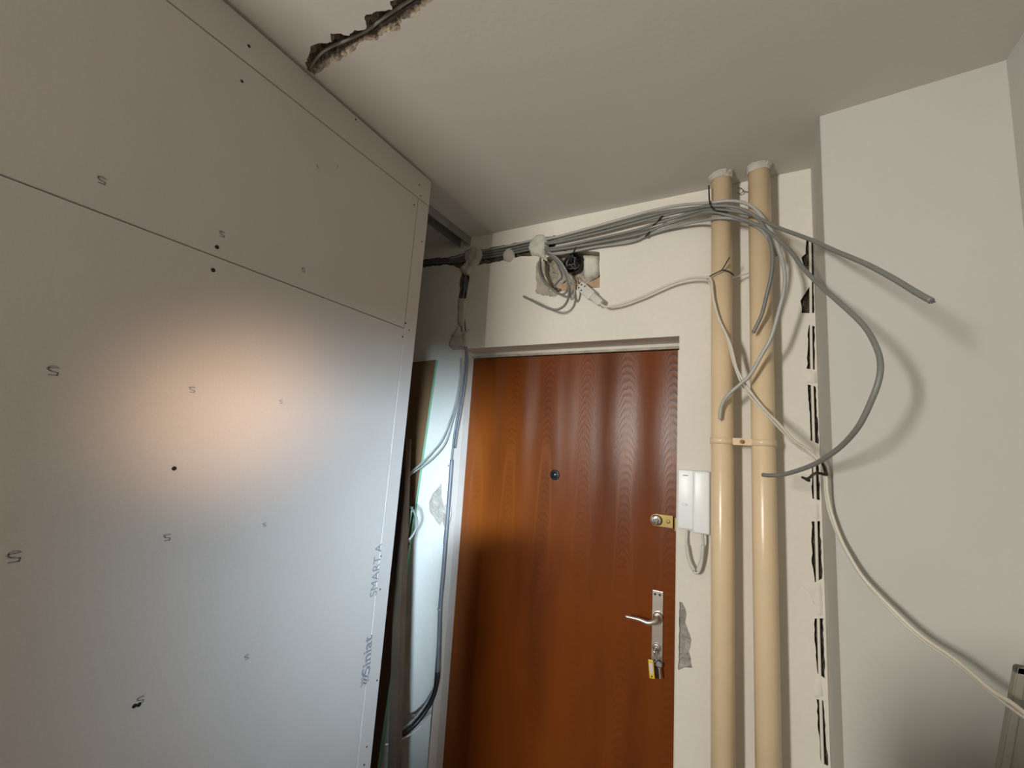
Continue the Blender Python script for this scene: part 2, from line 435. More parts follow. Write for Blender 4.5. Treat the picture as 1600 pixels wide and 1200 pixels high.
# ============================================================ DOOR
def oak():
    m = bpy.data.materials.new('oak veneer'); m.use_nodes = True; nt = m.node_tree; b = nt.nodes['Principled BSDF']
    N = lambda t: nt.nodes.new(t); L = nt.links.new
    def math_(op, a, b_=None, c=None):
        n = N('ShaderNodeMath'); n.operation = op
        for i, v in enumerate((a, b_, c)):
            if v is None: continue
            if isinstance(v, (int, float)): n.inputs[i].default_value = v
            else: L(v, n.inputs[i])
        return n.outputs[0]
    g = N('ShaderNodeTexCoord'); sp = N('ShaderNodeSeparateXYZ'); L(g.outputs['Object'], sp.inputs[0]); X, Z = sp.outputs[0], sp.outputs[2]
    nz = N('ShaderNodeTexNoise'); nz.inputs['Scale'].default_value = 1
    cmb = N('ShaderNodeCombineXYZ'); L(math_('MULTIPLY', X, 9.), cmb.inputs[0]); L(math_('MULTIPLY', Z, 2.2), cmb.inputs[2]); L(cmb.outputs[0], nz.inputs['Vector']); nz.inputs['Detail'].default_value = 3
    nv = math_('SUBTRACT', nz.outputs['Fac'], .5)
    per = .172
    xs = math_('ADD', X, math_('MULTIPLY', nv, .030))
    xs = math_('ADD', xs, 5*per+.006)
    cell = math_('FLOOR', math_('DIVIDE', xs, per)); u = math_('SUBTRACT', math_('SUBTRACT', xs, math_('MULTIPLY', cell, per)), per/2)
    wn = N('ShaderNodeTexWhiteNoise'); wn.noise_dimensions = '1D'; L(cell, wn.inputs['W'])
    u2 = math_('MULTIPLY', u, u)
    u4 = math_('MULTIPLY', u2, u2)
    f = math_('ADD', math_('ADD', Z, math_('MULTIPLY', u2, 30.)), math_('MULTIPLY', u4, 26000.)); f = math_('ADD', f, math_('MULTIPLY', wn.outputs['Value'], .12))
    n2 = N('ShaderNodeTexNoise'); n2.inputs['Scale'].default_value = 1; n2.inputs['Detail'].default_value = 2
    c2 = N('ShaderNodeCombineXYZ'); L(math_('MULTIPLY', X, 60.), c2.inputs[0]); L(math_('MULTIPLY', Z, 22.), c2.inputs[2]); L(c2.outputs[0], n2.inputs['Vector'])
    f = math_('ADD', f, math_('MULTIPLY', math_('SUBTRACT', n2.outputs['Fac'], .5), .022))
    ph = math_('MULTIPLY', f, 210.)
    band = math_('MULTIPLY_ADD', math_('SINE', ph), .5, .5)
    band = math_('POWER', band, 1.6)
    # pores
    n3 = N('ShaderNodeTexNoise'); n3.inputs['Scale'].default_value = 1; n3.inputs['Detail'].default_value = 3
    c3 = N('ShaderNodeCombineXYZ'); L(math_('MULTIPLY', X, 420.), c3.inputs[0]); L(math_('MULTIPLY', Z, 11.), c3.inputs[2]); L(c3.outputs[0], n3.inputs['Vector'])
    # leaf edges: fine straight grain towards the joint between veneer leaves
    side = math_('DIVIDE', math_('ABSOLUTE', u), per/2)
    # strength varies with height: bold grain up, faint down
    st = N('ShaderNodeMapRange'); L(Z, st.inputs[0]); st.inputs[1].default_value = 1.0; st.inputs[2].default_value = 1.95; st.inputs[3].default_value = .25; st.inputs[4].default_value = 1.0
    sx = N('ShaderNodeMapRange'); L(X, sx.inputs[0]); sx.inputs[1].default_value = -1.1; sx.inputs[2].default_value = -.4; sx.inputs[3].default_value = .35; sx.inputs[4].default_value = 1.0
    amp = math_('MULTIPLY', st.outputs[0], sx.outputs[0])
    dk = math_('MULTIPLY', math_('MULTIPLY', band, amp), .55)
    dk = math_('ADD', dk, math_('MULTIPLY', math_('SUBTRACT', n3.outputs['Fac'], .5), .35))
    # pale flame in each leaf below the arches
    fl = N('ShaderNodeMapRange'); fl.interpolation_type = 'SMOOTHSTEP'
    L(math_('ADD', math_('ADD', Z, math_('MULTIPLY', u4, 150000.)), math_('MULTIPLY', nv, .25)), fl.inputs[0]); fl.inputs[1].default_value = 1.60; fl.inputs[2].default_value = 1.68; fl.inputs[3].default_value = 1; fl.inputs[4].default_value = 0
    fl2 = N('ShaderNodeMapRange'); fl2.interpolation_type = 'SMOOTHSTEP'
    L(math_('ADD', math_('ADD', Z, math_('MULTIPLY', u4, 420000.)), math_('MULTIPLY', nv, .25)), fl2.inputs[0]); fl2.inputs[1].default_value = 1.50; fl2.inputs[2].default_value = 1.62; fl2.inputs[3].default_value = 1; fl2.inputs[4].default_value = 0
    ring = math_('SUBTRACT', fl.outputs[0], math_('MULTIPLY', fl2.outputs[0], .85))
    rz = N('ShaderNodeMapRange'); L(Z, rz.inputs[0]); rz.inputs[1].default_value = 1.0; rz.inputs[2].default_value = 1.5
    ring = math_('MULTIPLY', math_('MULTIPLY', ring, rz.outputs[0]), math_('MULTIPLY_ADD', wn.outputs['Value'], .5, .5))
    n5 = N('ShaderNodeTexNoise'); n5.inputs['Scale'].default_value = 1; n5.inputs['Detail'].default_value = 2
    c5 = N('ShaderNodeCombineXYZ'); L(math_('MULTIPLY', X, 7.), c5.inputs[0]); L(math_('MULTIPLY', Z, 1.6), c5.inputs[2]); L(c5.outputs[0], n5.inputs['Vector'])
    dk = math_('ADD', dk, math_('MULTIPLY', math_('SUBTRACT', n5.outputs['Fac'], .45), 1.3))
    dkc = N('ShaderNodeClamp'); L(dk, dkc.inputs[0]); dk = dkc.outputs[0]
    cr = N('ShaderNodeMix'); cr.data_type = 'RGBA'; L(dk, cr.inputs[0])
    cr.inputs[6].default_value = (.195, .046, .0055, 1); cr.inputs[7].default_value = (.036, .009, .002, 1)
    c4 = N('ShaderNodeMix'); c4.data_type = 'RGBA'; L(math_('MULTIPLY', ring, .8), c4.inputs[0]); L(cr.outputs[2], c4.inputs[6]); c4.inputs[7].default_value = (.22, .062, .010, 1)
    L(c4.outputs[2], b.inputs['Base Color'])
    b.inputs['Roughness'].default_value = .30; b.inputs['Specular IOR Level'].default_value = .24
    bp = N('ShaderNodeBump'); bp.inputs['Strength'].default_value = .25; bp.inputs['Distance'].default_value = .0006
    L(math_('ADD', math_('MULTIPLY', band, amp), n3.outputs['Fac']), bp.inputs['Height']); L(bp.outputs[0], b.inputs['Normal'])
    return m
M['oak'] = oak()
dq = lambda px, py, Y=YS: PY(px, py, Y)
LX0 = dq(739.5,562).x; LX1 = -.205; LZ = dq(900,554).z
door = thing('door_1', None, None); tag(door, 'oak veneered entrance door leaf with spyhole, lever handle and brass lock', kind='structure')
bm = bmesh.new(); box(bm, LX0, LX1, YS, YS+.045, .01, LZ, .0015); leaf = obj('door_leaf', bm, 'oak', door)
# painted frame: head strip, left jamb strip, right jamb strip
bm = bmesh.new(); box(bm, DX0+.0005, DX1-.0005, YS-.010, YS+.055, LZ+.004, DZ-.0005, .002); obj('frame_head', bm, 'frame', door)
bm = bmesh.new(); box(bm, DX0+.0005, DX1-.0005, YS-.016, YS-.010, LZ+.002, LZ+.012, .001); obj('frame_bead', bm, 'crumb', door)
bm = bmesh.new(); box(bm, LX1-.001, DX1+.006, YS-.004, YS+.01, .0, LZ+.003); 
box(bm, DX1-.006, DX1-.0008, YW+.012, YS-.012, 0, DZ-.05); obj('frame_jamb', bm, 'frame', door)
bm = bmesh.new(); box(bm, DX0+.0005, LX0-.0035, YW+.055, YS+.05, 0, LZ+.003, .002); obj('frame_jamb', bm, 'frame', door)
# spyhole
q = dq(867,742); bm = bmesh.new()
lathe(bm, (q.x, YS, q.z), (0, -1, 0), [(.0215, 0), (.0215, .003), (.018, .0055), (.015, .0055)], 28)
sp_ = obj('spyhole', bm, 'black', door, True)
bm = bmesh.new(); lathe(bm, (q.x, YS, q.z), (0, -1, 0), [(.0152, .002), (.0152, .0058), (.011, .0085), (.005, .0100), (0, .0105)], 28); obj('lens', bm, 'peep', sp_, True)
# lever handle on long plate
a = dq(1028,923, YS-.004); b_ = dq(1023,1040, YS-.004)
px0, px1 = dq(1019,965).x, dq(1036.5,965).x
bm = bmesh.new(); box(bm, px0, px1, YS-.006, YS, b_.z, a.z, .002); plate = tag(obj('handle_plate', bm, 'satin', door), 'satin aluminium handle plate')
for x in (dq(1024,926).x, dq(1031.5,926).x):
    bm = bmesh.new(); cyl(bm, (x, YS-.0062, a.z-.013), (0, -1, 0), .0042, .0042, .0006, 14); obj('screw_hole', bm, 'black', plate)
hz = dq(1026,962).z; hx = (px0+px1)/2+.002
bm = bmesh.new(); lathe(bm, (hx, YS-.006, hz), (0, -1, 0), [(.0175, 0), (.0175, .004), (.0145, .009), (.011, .010)], 24); obj('rose', bm, 'satin', plate, True)
bm = bmesh.new()
pth = spline([Vector((hx, YS-.012, hz)), Vector((hx, YS-.030, hz)), Vector((hx-.006, YS-.043, hz-.007)), Vector((hx-.026, YS-.050, hz-.014)), Vector((hx-.060, YS-.050, hz-.010)), Vector((hx-.108, YS-.049, hz-.011))], 8)
tube(bm, pth, .0105, 14, True, lambda t: 1.05-.55*max(0, (t-.3)/.7)); obj('lever', bm, 'satin', plate, True)
# lower cylinder with key
kz = dq(1024,1010).z; kx = (px0+px1)/2-.001
bm = bmesh.new(); lathe(bm, (kx, YS-.006, kz), (0, -1, 0), [(.015, 0), (.015, .003), (.011, .006), (.0085, .006), (.0085, .010), (0, .010)], 20); 
box(bm, kx-.0045, kx+.0045, YS-.013, YS-.006, kz-.028, kz-.004, .002); obj('lock_cylinder', bm, 'satin', plate, True)
# keys in the lock: a thing of its own
keys = thing('key_bunch', 'bunch of keys with a yellow tag hanging from the lock under the door handle', 'keys', loc=(0, 0, 0))
bm = bmesh.new(); box(bm, kx-.0012, kx+.0012, YS-.040, YS-.0165, kz-.006, kz+.004, .0005); cyl(bm, (kx-.0012, YS-.040, kz-.004), (1, 0, 0), .010, .010, .0024, 18); obj('key', bm, 'chrome', keys)
ring = [Vector((kx+.008*math.sin(t)-.001, YS-.038+.006*math.cos(t), kz-.022+.013*math.cos(t))) for t in [i*math.pi/12 for i in range(25)]]
bm = bmesh.new(); tube(bm, ring, .0010, 6, False); obj('key_ring', bm, 'chrome', keys)
def rot(c, deg, ax='Y'): return Matrix.Translation(c) @ Matrix.Rotation(math.radians(deg), 4, ax) @ Matrix.Translation(-Vector(c))
tc_ = dq(1018,1045, YS-.030); T = rot(tc_, -6)
bm = bmesh.new(); box(bm, tc_.x-.0095, tc_.x+.0095, YS-.034, YS-.028, tc_.z-.031, tc_.z+.030, .0028, T); tg = tag(obj('key_tag', bm, 'yellow', keys), 'yellow key tag')
bm = bmesh.new(); box(bm, tc_.x-.0062, tc_.x+.0062, YS-.0352, YS-.0342, tc_.z-.013, tc_.z+.020, .0003, T); obj('tag_insert', bm, 'label', tg)
bm = bmesh.new(); cyl(bm, T @ Vector((tc_.x, YS-.0345, tc_.z-.023)), (0, -1, 0), .0026, .0026, .0007, 10); obj('tag_hole', bm, 'black', tg)
k2 = dq(1028,1042, YS-.02)
for dx, an in ((-.003, 4), (.006, -7)):
    T = rot(k2, an); bm = bmesh.new()
    box(bm, k2.x+dx-.0032, k2.x+dx+.0032, YS-.024-dx, YS-.022-dx, k2.z-.034, k2.z+.006, .0006, T)
    cyl(bm, T @ Vector((k2.x+dx, YS-.022-dx, k2.z+.012)), (0, -1, 0), .0095, .0095, .002, 16); obj('key', bm, 'steel' if dx > 0 else 'black', keys)
# brass night lock
qa = dq(1017,813); lz = dq(1034,813).z; lx1 = dq(1052,815).x; hh = .0215
bm = bmesh.new()
n = 14; c0 = qa.x+hh
prof = [(c0+hh*math.cos(t), lz+hh*math.sin(t)) for t in [math.pi/2+math.pi*i/n for i in range(n+1)]]+[(lx1, lz-hh), (lx1, lz+hh)]
vf = [bm.verts.new((x, YS-.010, z)) for x, z in prof]; vb = [bm.verts.new((x, YS, z)) for x, z in prof]
bm.faces.new(vf); [bm.faces.new((vf[i], vf[(i+1) % len(vf)], vb[(i+1) % len(vf)], vb[i])) for i in range(len(vf))]
nl = tag(obj('night_lock', bm, 'brass', door), 'tarnished brass lock plate')
bm = bmesh.new(); lathe(bm, (c0+.001, YS-.010, lz+.001), (0, -1, 0), [(.019, 0), (.019, .012), (.016, .015), (.006, .0155), (0, .015)], 26); obj('lock_knob', bm, 'chrome', nl, True)
bm = bmesh.new(); lathe(bm, (lx1-.016, YS-.010, lz-.001), (0, -1, 0), [(.0065, 0), (.0065, .001), (.004, .002), (0, .001)], 16); obj('screw', bm, 'brass', nl, True)
qk = dq(1057,820, YS-.012)
bm = bmesh.new(); box(bm, lx1+.006, DX1-.008, YS-.016, YS-.005, lz-.032, lz+.018, .002); obj('lock_keeper', bm, 'brass', door)
# hinges
for px, py in ((734,641), (712,887), (692,1142)):
    q = dq(px, py); bm = bmesh.new()
    cyl(bm, (LX0-.004, YS-.007, q.z-.034), (0, 0, 1), .0062, .0062, .030, 12)
    cyl(bm, (LX0-.004, YS-.007, q.z-.002), (0, 0, 1), .0062, .0062, .030, 12)
    lathe(bm, (LX0-.004, YS-.007, q.z+.028), (0, 0, 1), [(.0062, 0), (.0045, .004), (.0045, .007), (0, .010)], 12)
    obj('hinge', bm, 'cabled', door, True)

# ============================================================ INTERCOM (mounted on the wall)
YI = YW-.030
q0 = PY(1066,733,YI); q1 = PY(1100,835,YI)
ic = thing('intercom_phone', 'white wall intercom with a handset beside the door, above its hanging cord', 'intercom')
ix0 = DX1+.003; ix1 = PY(1095,780,YI).x; iz0 = PY(1085,829,YI).z; iz1 = PY(1085,735,YI).z
bm = bmesh.new(); box(bm, ix0, ix1, YW-.030, YW-.0012, iz0, iz1, .005); base = obj('base', bm, 'plastic', ic, True)
hx0 = PY(1082,780,YW-.055).x; hx1 = PY(1110,780,YW-.055).x; hz0 = PY(1097,835,YW-.055).z; hz1 = PY(1097,736,YW-.055).z
bm = bmesh.new(); box(bm, hx0, hx1, YW-.058, YW-.0305, hz0, hz1, .008)
for v in bm.verts:
    t = (v.co.z-hz0)/(hz1-hz0)
    if v.co.y > YW-.04 and .28 < t < .72: v.co.y -= .004
hs = obj('handset', bm, 'plastic', ic, True)
q = PY(1072,743,YI-.001); bm = bmesh.new(); box(bm, q.x-.010, q.x+.006, YW-.031, YW-.0298, q.z-.0014, q.z+.0014); obj('printed_name_strip', bm, 'ink', base)
q = PY(1070,788,YI-.001); bm = bmesh.new()
box(bm, q.x-.009, q.x+.009, YW-.0315, YW-.0299, q.z-.0055, q.z+.0055, .0014); obj('door_button', bm, 'plastic', base, True)
bm = bmesh.new()
for (a, b_) in (((-.007, .002), (-.002, .0035)), ((-.002, .0035), (.004, .000)), ((.004, 0), (.006, -.0035)), ((-.007, .002), (-.007, -.001))):
    stroke(bm, [Vector((q.x+a[0], q.z+a[1])), Vector((q.x+b_[0], q.z+b_[1]))], .0009, to=lambda p: Vector((p.x, YW-.0317, p.y)))
obj('key_symbol', bm, 'ink', base)
tag(obj('intercom_cord', (lambda b_: (tube(b_, spline([PY(1074,829,YW-.012), PY(1073,838,YW-.013), PY(1073,853,YW-.020), PY(1077,876,YW-.022), PY(1085,894,YW-.024), PY(1092,893,YW-.028), PY(1097,876,YW-.030), PY(1099,853,YW-.034), PY(1098,838,YW-.040), PY(1098,832,YW-.042)], 8), .0040, 8), b_)[1])(bmesh.new()), 'plasticg', ic, True))
for i in range(2):
    p_ = [PY(1075+i*21,852,YW-.024-.008*i), PY(1079+i*15,878,YW-.026-.004*i)]
    bm = bmesh.new(); tube(bm, spline([PY(1073+i*25.5,852,YW-.021-.012*i), PY(1077+i*19,875,YW-.023-.006*i), PY(1085+i*5,892,YW-.026)], 6), .0058, 8, True); obj('cord_sleeve', bm, 'plasticg', ic, True)

# ============================================================ HEATING PIPES
PR = .0335; YPp = 1.580
def pipe(pxs, name_label, r=PR):
    x0 = PY(pxs[0][0], pxs[0][1], YPp).x; x1 = PY(pxs[1][0], pxs[1][1], YPp).x
    c = (x0+x1)/2; 
    t = thing('heating_pipe', name_label, 'pipe', 'heating pipes beside the door', (0, 0, 0))
    bm = bmesh.new(); cyl(bm, (c, YPp, .0), (0, 0, 1), r, r, HC-.006, 40); obj('riser', bm, 'pipe', t, True)
    bm = bmesh.new(); st = 22; prev = None
    for h, rr, am in ((-.020, .0006, .0006), (-.013, .0015, .002), (-.006, .002, .003), (.0, .005, .006)):
        ring = []
        for k in range(st):
            a = 2*math.pi*k/st; R_ = r+rr+random.uniform(0, am); ring.append(bm.verts.new((c+R_*math.cos(a), YPp+R_*math.sin(a), HC-.001+h+random.uniform(-.003, 0)*(h < -.001))))
        if prev:
            for k in range(st): bm.faces.new((prev[k], prev[(k+1) % st], ring[(k+1) % st], ring[k]))
        prev = ring
    tag(obj('plaster_collar', bm, 'plaster', t, False), 'rough plaster ring at the ceiling')
    return c
c1 = pipe([(1112,700),(1145,700)], 'cream painted vertical pipe nearer the door, left of the two')
c2 = pipe([(1174,700),(1212,700)], 'cream painted vertical pipe nearer the shaft, right of the two')
# double clamp
cz = PY(1160,690,YPp-.03).z
cl = thing('pipe_clamp', 'cream painted double clamp with a rusty bolt joining both pipes', 'clamp')
for c in (c1, c2):
    bm = bmesh.new(); lathe(bm, (c, YPp, cz-.011), (0, 0, 1), [(PR+.0004, 0), (PR+.003, .0004), (PR+.003, .0216), (PR+.0004, .022)], 40); obj('band', bm, 'pipe', cl, True)
bm = bmesh.new(); box(bm, c1+PR-.003, c2-PR+.003, YPp-.018, YPp-.012, cz-.011, cz+.011, .001); obj('bridge', bm, 'pipe', cl)
bm = bmesh.new(); box(bm, c1+PR-.003, c2-PR+.003, YPp-.006, YPp, cz-.011, cz+.011, .001); obj('bridge', bm, 'pipe', cl)
bm = bmesh.new(); cyl(bm, ((c1+c2)/2, YPp-.018, cz), (0, -1, 0), .0075, .0070, .006, 6); cyl(bm, ((c1+c2)/2, YPp-.022, cz), (0, -1, 0), .0035, .0035, .009, 10); tag(obj('bolt', bm, mat('rusty bolt', (.28, .15, .06), .6, metal=.4), cl), 'rusty bolt')

# ============================================================ CABLES
def cable(label, pts, r, m='cable', group=None, name='cable', Y=None, cat='cable', tip=None, n=8, seg=9):
    """pts: (px, py, world-y) in the hall or (px, py, -depth along the view)"""
    P = [PY(p[0], p[1], p[2]) if p[2] > 0 else PD(p[0], p[1], -p[2]) for p in pts]
    if tip: root = thing(name, label, cat, group); parent = root; nm = 'sheath'
    else: parent = None; nm = name
    bm = bmesh.new(); path = spline(P, n); tube(bm, path, r, seg); o = obj(nm, bm, m, parent, True)
    if not tip: tag(o, label, cat, group)
    if tip:
        for (e, d) in tip:
            p = path[-1] if e else path[0]; t_ = (path[-1]-path[-2]) if e else (path[0]-path[1]); t_.normalize()
            for k in range(d[0]):
                a_ = t_.orthogonal().normalized()*r*.4; a_.rotate(Matrix.Rotation(2.1*k, 3, t_))
                bm = bmesh.new(); tube(bm, [p+a_-t_*.002, p+a_+t_*d[1]], r*.3, 6); obj('wire_end', bm, d[2], root)
    return o
RC = .0056
# ---- bundle from the plaster dab to the pipes and on over them
Yb = 1.635
bun = [
 ([(700,404,1.662),(760,391,1.660),(800,383,1.656),(842,374,1.64),(862,372,1.635),(930,354,1.632),(980,340,1.63),(1020,329,1.62),(1060,321,1.60),(1108,317,1.545),(1140,314,1.535),(1166,318,1.525),(1185,332,1.51),(1205,360,1.49),(1217,390,1.475),(1225,420,1.46),(1225,452,1.46),(1216,490,1.47),(1205,527,1.48),(1192,551,1.49),(1172,586,1.50),(1157,600,1.505),(1137,618,1.515),(1127,636,1.525),(1125,655,1.53)], 'cablep',
  'grey cable looping over both pipes with its pale end resting on the left pipe', [(1, (1, .004, 'white'))]),
 ([(700,407,1.664),(760,395,1.662),(800,388,1.658),(842,379,1.64),(862,380,1.630),(935,364,1.628),(992,349,1.625),(1042,336,1.61),(1080,327,1.58),(1110,322,1.534),(1150,324,1.524),(1180,338,1.512),(1198,362,1.50),(1207,395,1.49),(1205,430,1.49),(1197,465,1.50),(1190,492,1.505),(1177,520,1.515)], 'cable',
  'grey cable draped over both pipes whose cut end hangs in front of the right pipe', [(1, (2, .005, 'copper'))]),
 ([(700,409,1.666),(760,399,1.664),(800,392,1.659),(842,384,1.645),(862,388,1.634),(930,374,1.630),(992,360,1.625),(1030,348,1.61),(1080,333,1.59),(1110,327,1.545),(1150,331,1.53),(1180,338,1.515),(1212,354,1.46),(1265,374,1.33),(1305,392,1.24),(1350,411,1.15),(1392,433,1.09),(1430,456,1.04),(1455,470,1.01)], 'cable',
  'stiff grey cable sticking out straight to the right in front of the pale shaft', [(1, (3, .006, 'cabled'))]),
 ([(700,412,1.668),(760,403,1.666),(800,396,1.66),(842,388,1.648),(862,391,1.632),(930,380,1.628),(1000,366,1.626),(1040,351,1.61),(1080,338,1.59),(1110,331,1.538),(1150,340,1.53),(1185,352,1.51),(1206,366,1.48),(1232,389,1.42),(1256,420,1.35),(1281,446,1.28),(1306,468,1.22),(1333,492,1.17),(1352,512,1.14),(1366,535,1.11),(1375,561,1.09),(1374,590,1.08),(1362,625,1.09),(1343,664,1.12),(1320,692,1.17),(1295,712,1.22),(1266,728,1.28),(1230,740,1.34),(1205,743,1.38),(1192,742,1.40)], 'cable',
  'long grey cable making a wide half-circle loop in front of the shaft edge', [(1, (1, .006, 'copper'))]),
]
for pts, mm, lab, tip in bun:
    cable(lab, pts, RC, mm, 'grey cables running from the chase over the pipes', tip=tip)
cable('grey cable sagging lowest in the bundle between the plaster dab and the left pipe', [(850,386,1.650),(868,397,1.634),(930,386,1.634),(985,378,1.634),(1010,368,1.632),(1040,358,1.625),(1080,348,1.605),(1098,345,1.580),(1108,343,1.552),(1120,341,1.540),(1150,342,1.534),(1180,352,1.52),(1200,372,1.50),(1212,400,1.54)], RC, 'cablel', 'grey cables running from the chase over the pipes')
cable('grey cable at the top of the bundle, behind the first, ending at the left pipe', [(850,380,1.650),(864,377,1.640),(935,359,1.641),(985,346,1.641),(1030,334,1.635),(1075,326,1.61),(1108,323,1.56),(1120,321,1.537),(1150,328,1.528),(1172,336,1.525)], RC*.9, 'cable', 'grey cables running from the chase over the pipes')
# ---- cables lying in the chase left of the dabs
for i, dy in enumerate((-3.5, 0, 3.5)):
    cable(['upper','middle','lower'][i]+' grey cable in the open chase left of the plaster dabs', [(600,415+dy,1.668),(662,409+dy,1.664),(700,407+dy,1.664),(735,403+dy,1.668),(765,398+dy,1.671)], .0048, 'cabled', 'grey cables bedded in the wall chase')
# ---- cables from the chase down beside the door
dn = [(726,418,1.662),(727,440,1.663),(724,466,1.660),(722,490,1.652),(722,520,1.650),(728,548,1.640),(726,575,1.636)]
cable('dark cable running down the wall left of the door into the conduit', dn+[(723,600,1.636),(717,640,1.637),(710,680,1.638),(706,715,1.640),(702,760,1.641),(699,800,1.641),(694,850,1.641)], .0052, 'cabled', 'cables clipped down the wall left of the door')
cable('second dark cable close beside the door jamb', [(730,430,1.666),(729,466,1.660),(727,500,1.654),(729,545,1.643),(730,562,1.638),(727,595,1.636),(721,635,1.637),(715,670,1.639),(711,700,1.640)], .0048, 'cabled', 'cables clipped down the wall left of the door')
for i, (dx, dy) in enumerate(((0, 0), (5, 5))):
    cable(['upper','lower'][i]+' of two grey cables bending left to the green-edged board', [(721-i,560,1.628),(719,590,1.626),(713+dx*.3,625,1.624),(704+dx*.6,655+dy*.5,1.618),(691+dx,687+dy,1.605),(674+dx,708+dy,1.585),(655+i*3,727+dy*.6,1.55),(642,738+i*3,1.50),(633,751,1.46)], .0040, 'cablel', 'grey cables branching to the leaning board')
cond = thing('cable_conduit', 'dark corrugated cable conduit running down the wall left of the door', 'conduit')
bm = bmesh.new(); tube(bm, spline([PY(x, y, 1.638) for x, y in ((706,718),(703,760),(700,800),(696,850),(692,900),(688,945),(686,1000),(684,1052))], 10), .0088, 12); obj('sleeve', bm, 'cabled', cond, True)
bm = bmesh.new(); tube(bm, spline([PY(x, y, Y_) for x, y, Y_ in ((684,1050,1.636),(683,1064,1.634),(678,1085,1.630),(668,1106,1.615),(650,1130,1.58),(630,1147,1.53),(613,1157,1.47))], 10), .0098, 12); obj('sleeve', bm, 'black', cond, True)
bm = bmesh.new(); tube(bm, spline([PY(x, y, Y_) for x, y, Y_ in ((676,1080,1.636),(664,1102,1.618),(646,1124,1.58),(626,1141,1.53),(612,1149,1.48))], 8), .0050, 8); obj('inner_cable', bm, 'cablel', cond, True)
for (x, y) in ((703,728),(687,952)):
    bm = bmesh.new(); q = PY(x, y, 1.638); lathe(bm, (q.x, q.y, q.z-.003), (0, 0, 1), [(.009, 0), (.0104, .001), (.0104, .007), (.009, .008)], 14); obj('clip', bm, 'cablel', cond, True)
cable('thin pale wire under the dark bent conduit', [(672,1116,1.62),(655,1136,1.58),(637,1150,1.53),(616,1160,1.46),(602,1163,1.42)], .0028, 'white', name='wire', cat='wire')
# ---- hanging ends at the junction niche
ng = 'cable ends hanging at the junction niche'
cable('short grey cable curving down from the plaster dab to the hanging knot', [(845,402,1.652),(843,412,1.640),(844,427,1.630),(851,441,1.622),(865,454,1.612),(876,460,1.606),(884,457,1.604),(888,448,1.606)], .0050, 'cable', ng)
cable('grey cable hanging from the niche with its end pointing left over the door', [(853,396,1.650),(866,404,1.634),(878,418,1.622),(886,436,1.612),(889,453,1.600),(887,469,1.590),(879,480,1.585),(866,484,1.583),(848,478,1.585),(832,470,1.588),(818,463,1.592)], .0050, 'cable', ng)
cable('grey cable making a tight hairpin loop right of the hanging knot', [(856,394,1.648),(872,405,1.632),(884,422,1.618),(890,440,1.610),(891,455,1.606),(893,467,1.604),(896,464,1.602),(898,452,1.602),(895,442,1.606),(888,436,1.612)], .0044, 'cablel', ng)
cable('grey cable curled tightly in the lower left of the niche', [(862,400,1.665),(872,415,1.658),(878,432,1.650),(872,440,1.655),(866,448,1.662),(868,455,1.660),(875,452,1.650)], .0040, 'cabled', ng)
cable('pale thin wire rising from the niche behind the bundle', [(900,418,1.66),(898,405,1.655),(890,395,1.652),(872,388,1.650)], .0020, 'cabled', name='wire', cat='wire')
# junction box full of black leads
jb = thing('junction_box', 'round black junction box stuffed with leads in the wall niche above the door', 'junction box')
jc = PY(895,411,YW+.01); bm = bmesh.new()
lathe(bm, (jc.x, YW+.008, jc.z), (0, 1, 0), [(.043, 0), (.043, .030), (0, .031)], 28); lathe(bm, (jc.x, YW+.008, jc.z), (0, 1, 0), [(.043, 0), (.040, 0), (.040, .029), (0, .030)], 28); obj('cup', bm, 'black', jb, True)
for i in range(9):
    c_ = Vector((jc.x, YW+.006, jc.z)); pts = []; a0 = random.uniform(0, 6.3)
    for k in range(7):
        R_ = random.uniform(.010, .034); a0 += random.uniform(.6, 1.6); pts.append(c_+Vector((R_*math.cos(a0), random.uniform(-.014, .014), R_*math.sin(a0))))
    bm = bmesh.new(); tube(bm, spline(pts, 5), .0016, 6); obj('lead', bm, 'black' if i % 3 else 'cabled', jb, True)
pt = [PY(892,408,YW-.004), PY(893,400,1.638), PY(897,392,1.625), PY(900,386,1.615)]
bm = bmesh.new(); tube(bm, spline(pt, 5), .0022, 6); obj('lead', bm, 'black', jb, True)
# filler and brick in the niche
bm = bmesh.new()
tag(blob('filler', wpoly([(907,394),(934,396),(935,418),(930,428),(916,436),(908,428)], .002, .02), lambda p, d: Vector((p[0], YW+.033+d, p[1])), .024, 'filler', wall_back, .010, .15), 'pale grey-green filler in the niche')
def brickpart(pp):
    q = wpoly(pp); bm = bmesh.new(); f = [bm.verts.new((p.x, YW+.012, p.y)) for p in q]; b_ = [bm.verts.new((p.x, YW+.044, p.y)) for p in q]
    bm.faces.new(f); [bm.faces.new((f[i], f[(i+1) % len(f)], b_[(i+1) % len(f)], b_[i])) for i in range(len(f))]; obj('brick', bm, 'brick', wall_back)
brickpart([(900,446),(918,440),(936,431),(936,448),(905,451)]); brickpart([(868,444),(885,440),(899,446),(899,451),(874,455)])
bm = bmesh.new(); 
tag(blob('patch', wpoly([(838,408),(850,408),(852,440),(860,452),(876,458),(868,464),(850,463),(836,458)], .002, .02), backm, .0022, 'crumb', wall_back, .010, .3), 'scraped beige plaster left of the niche')
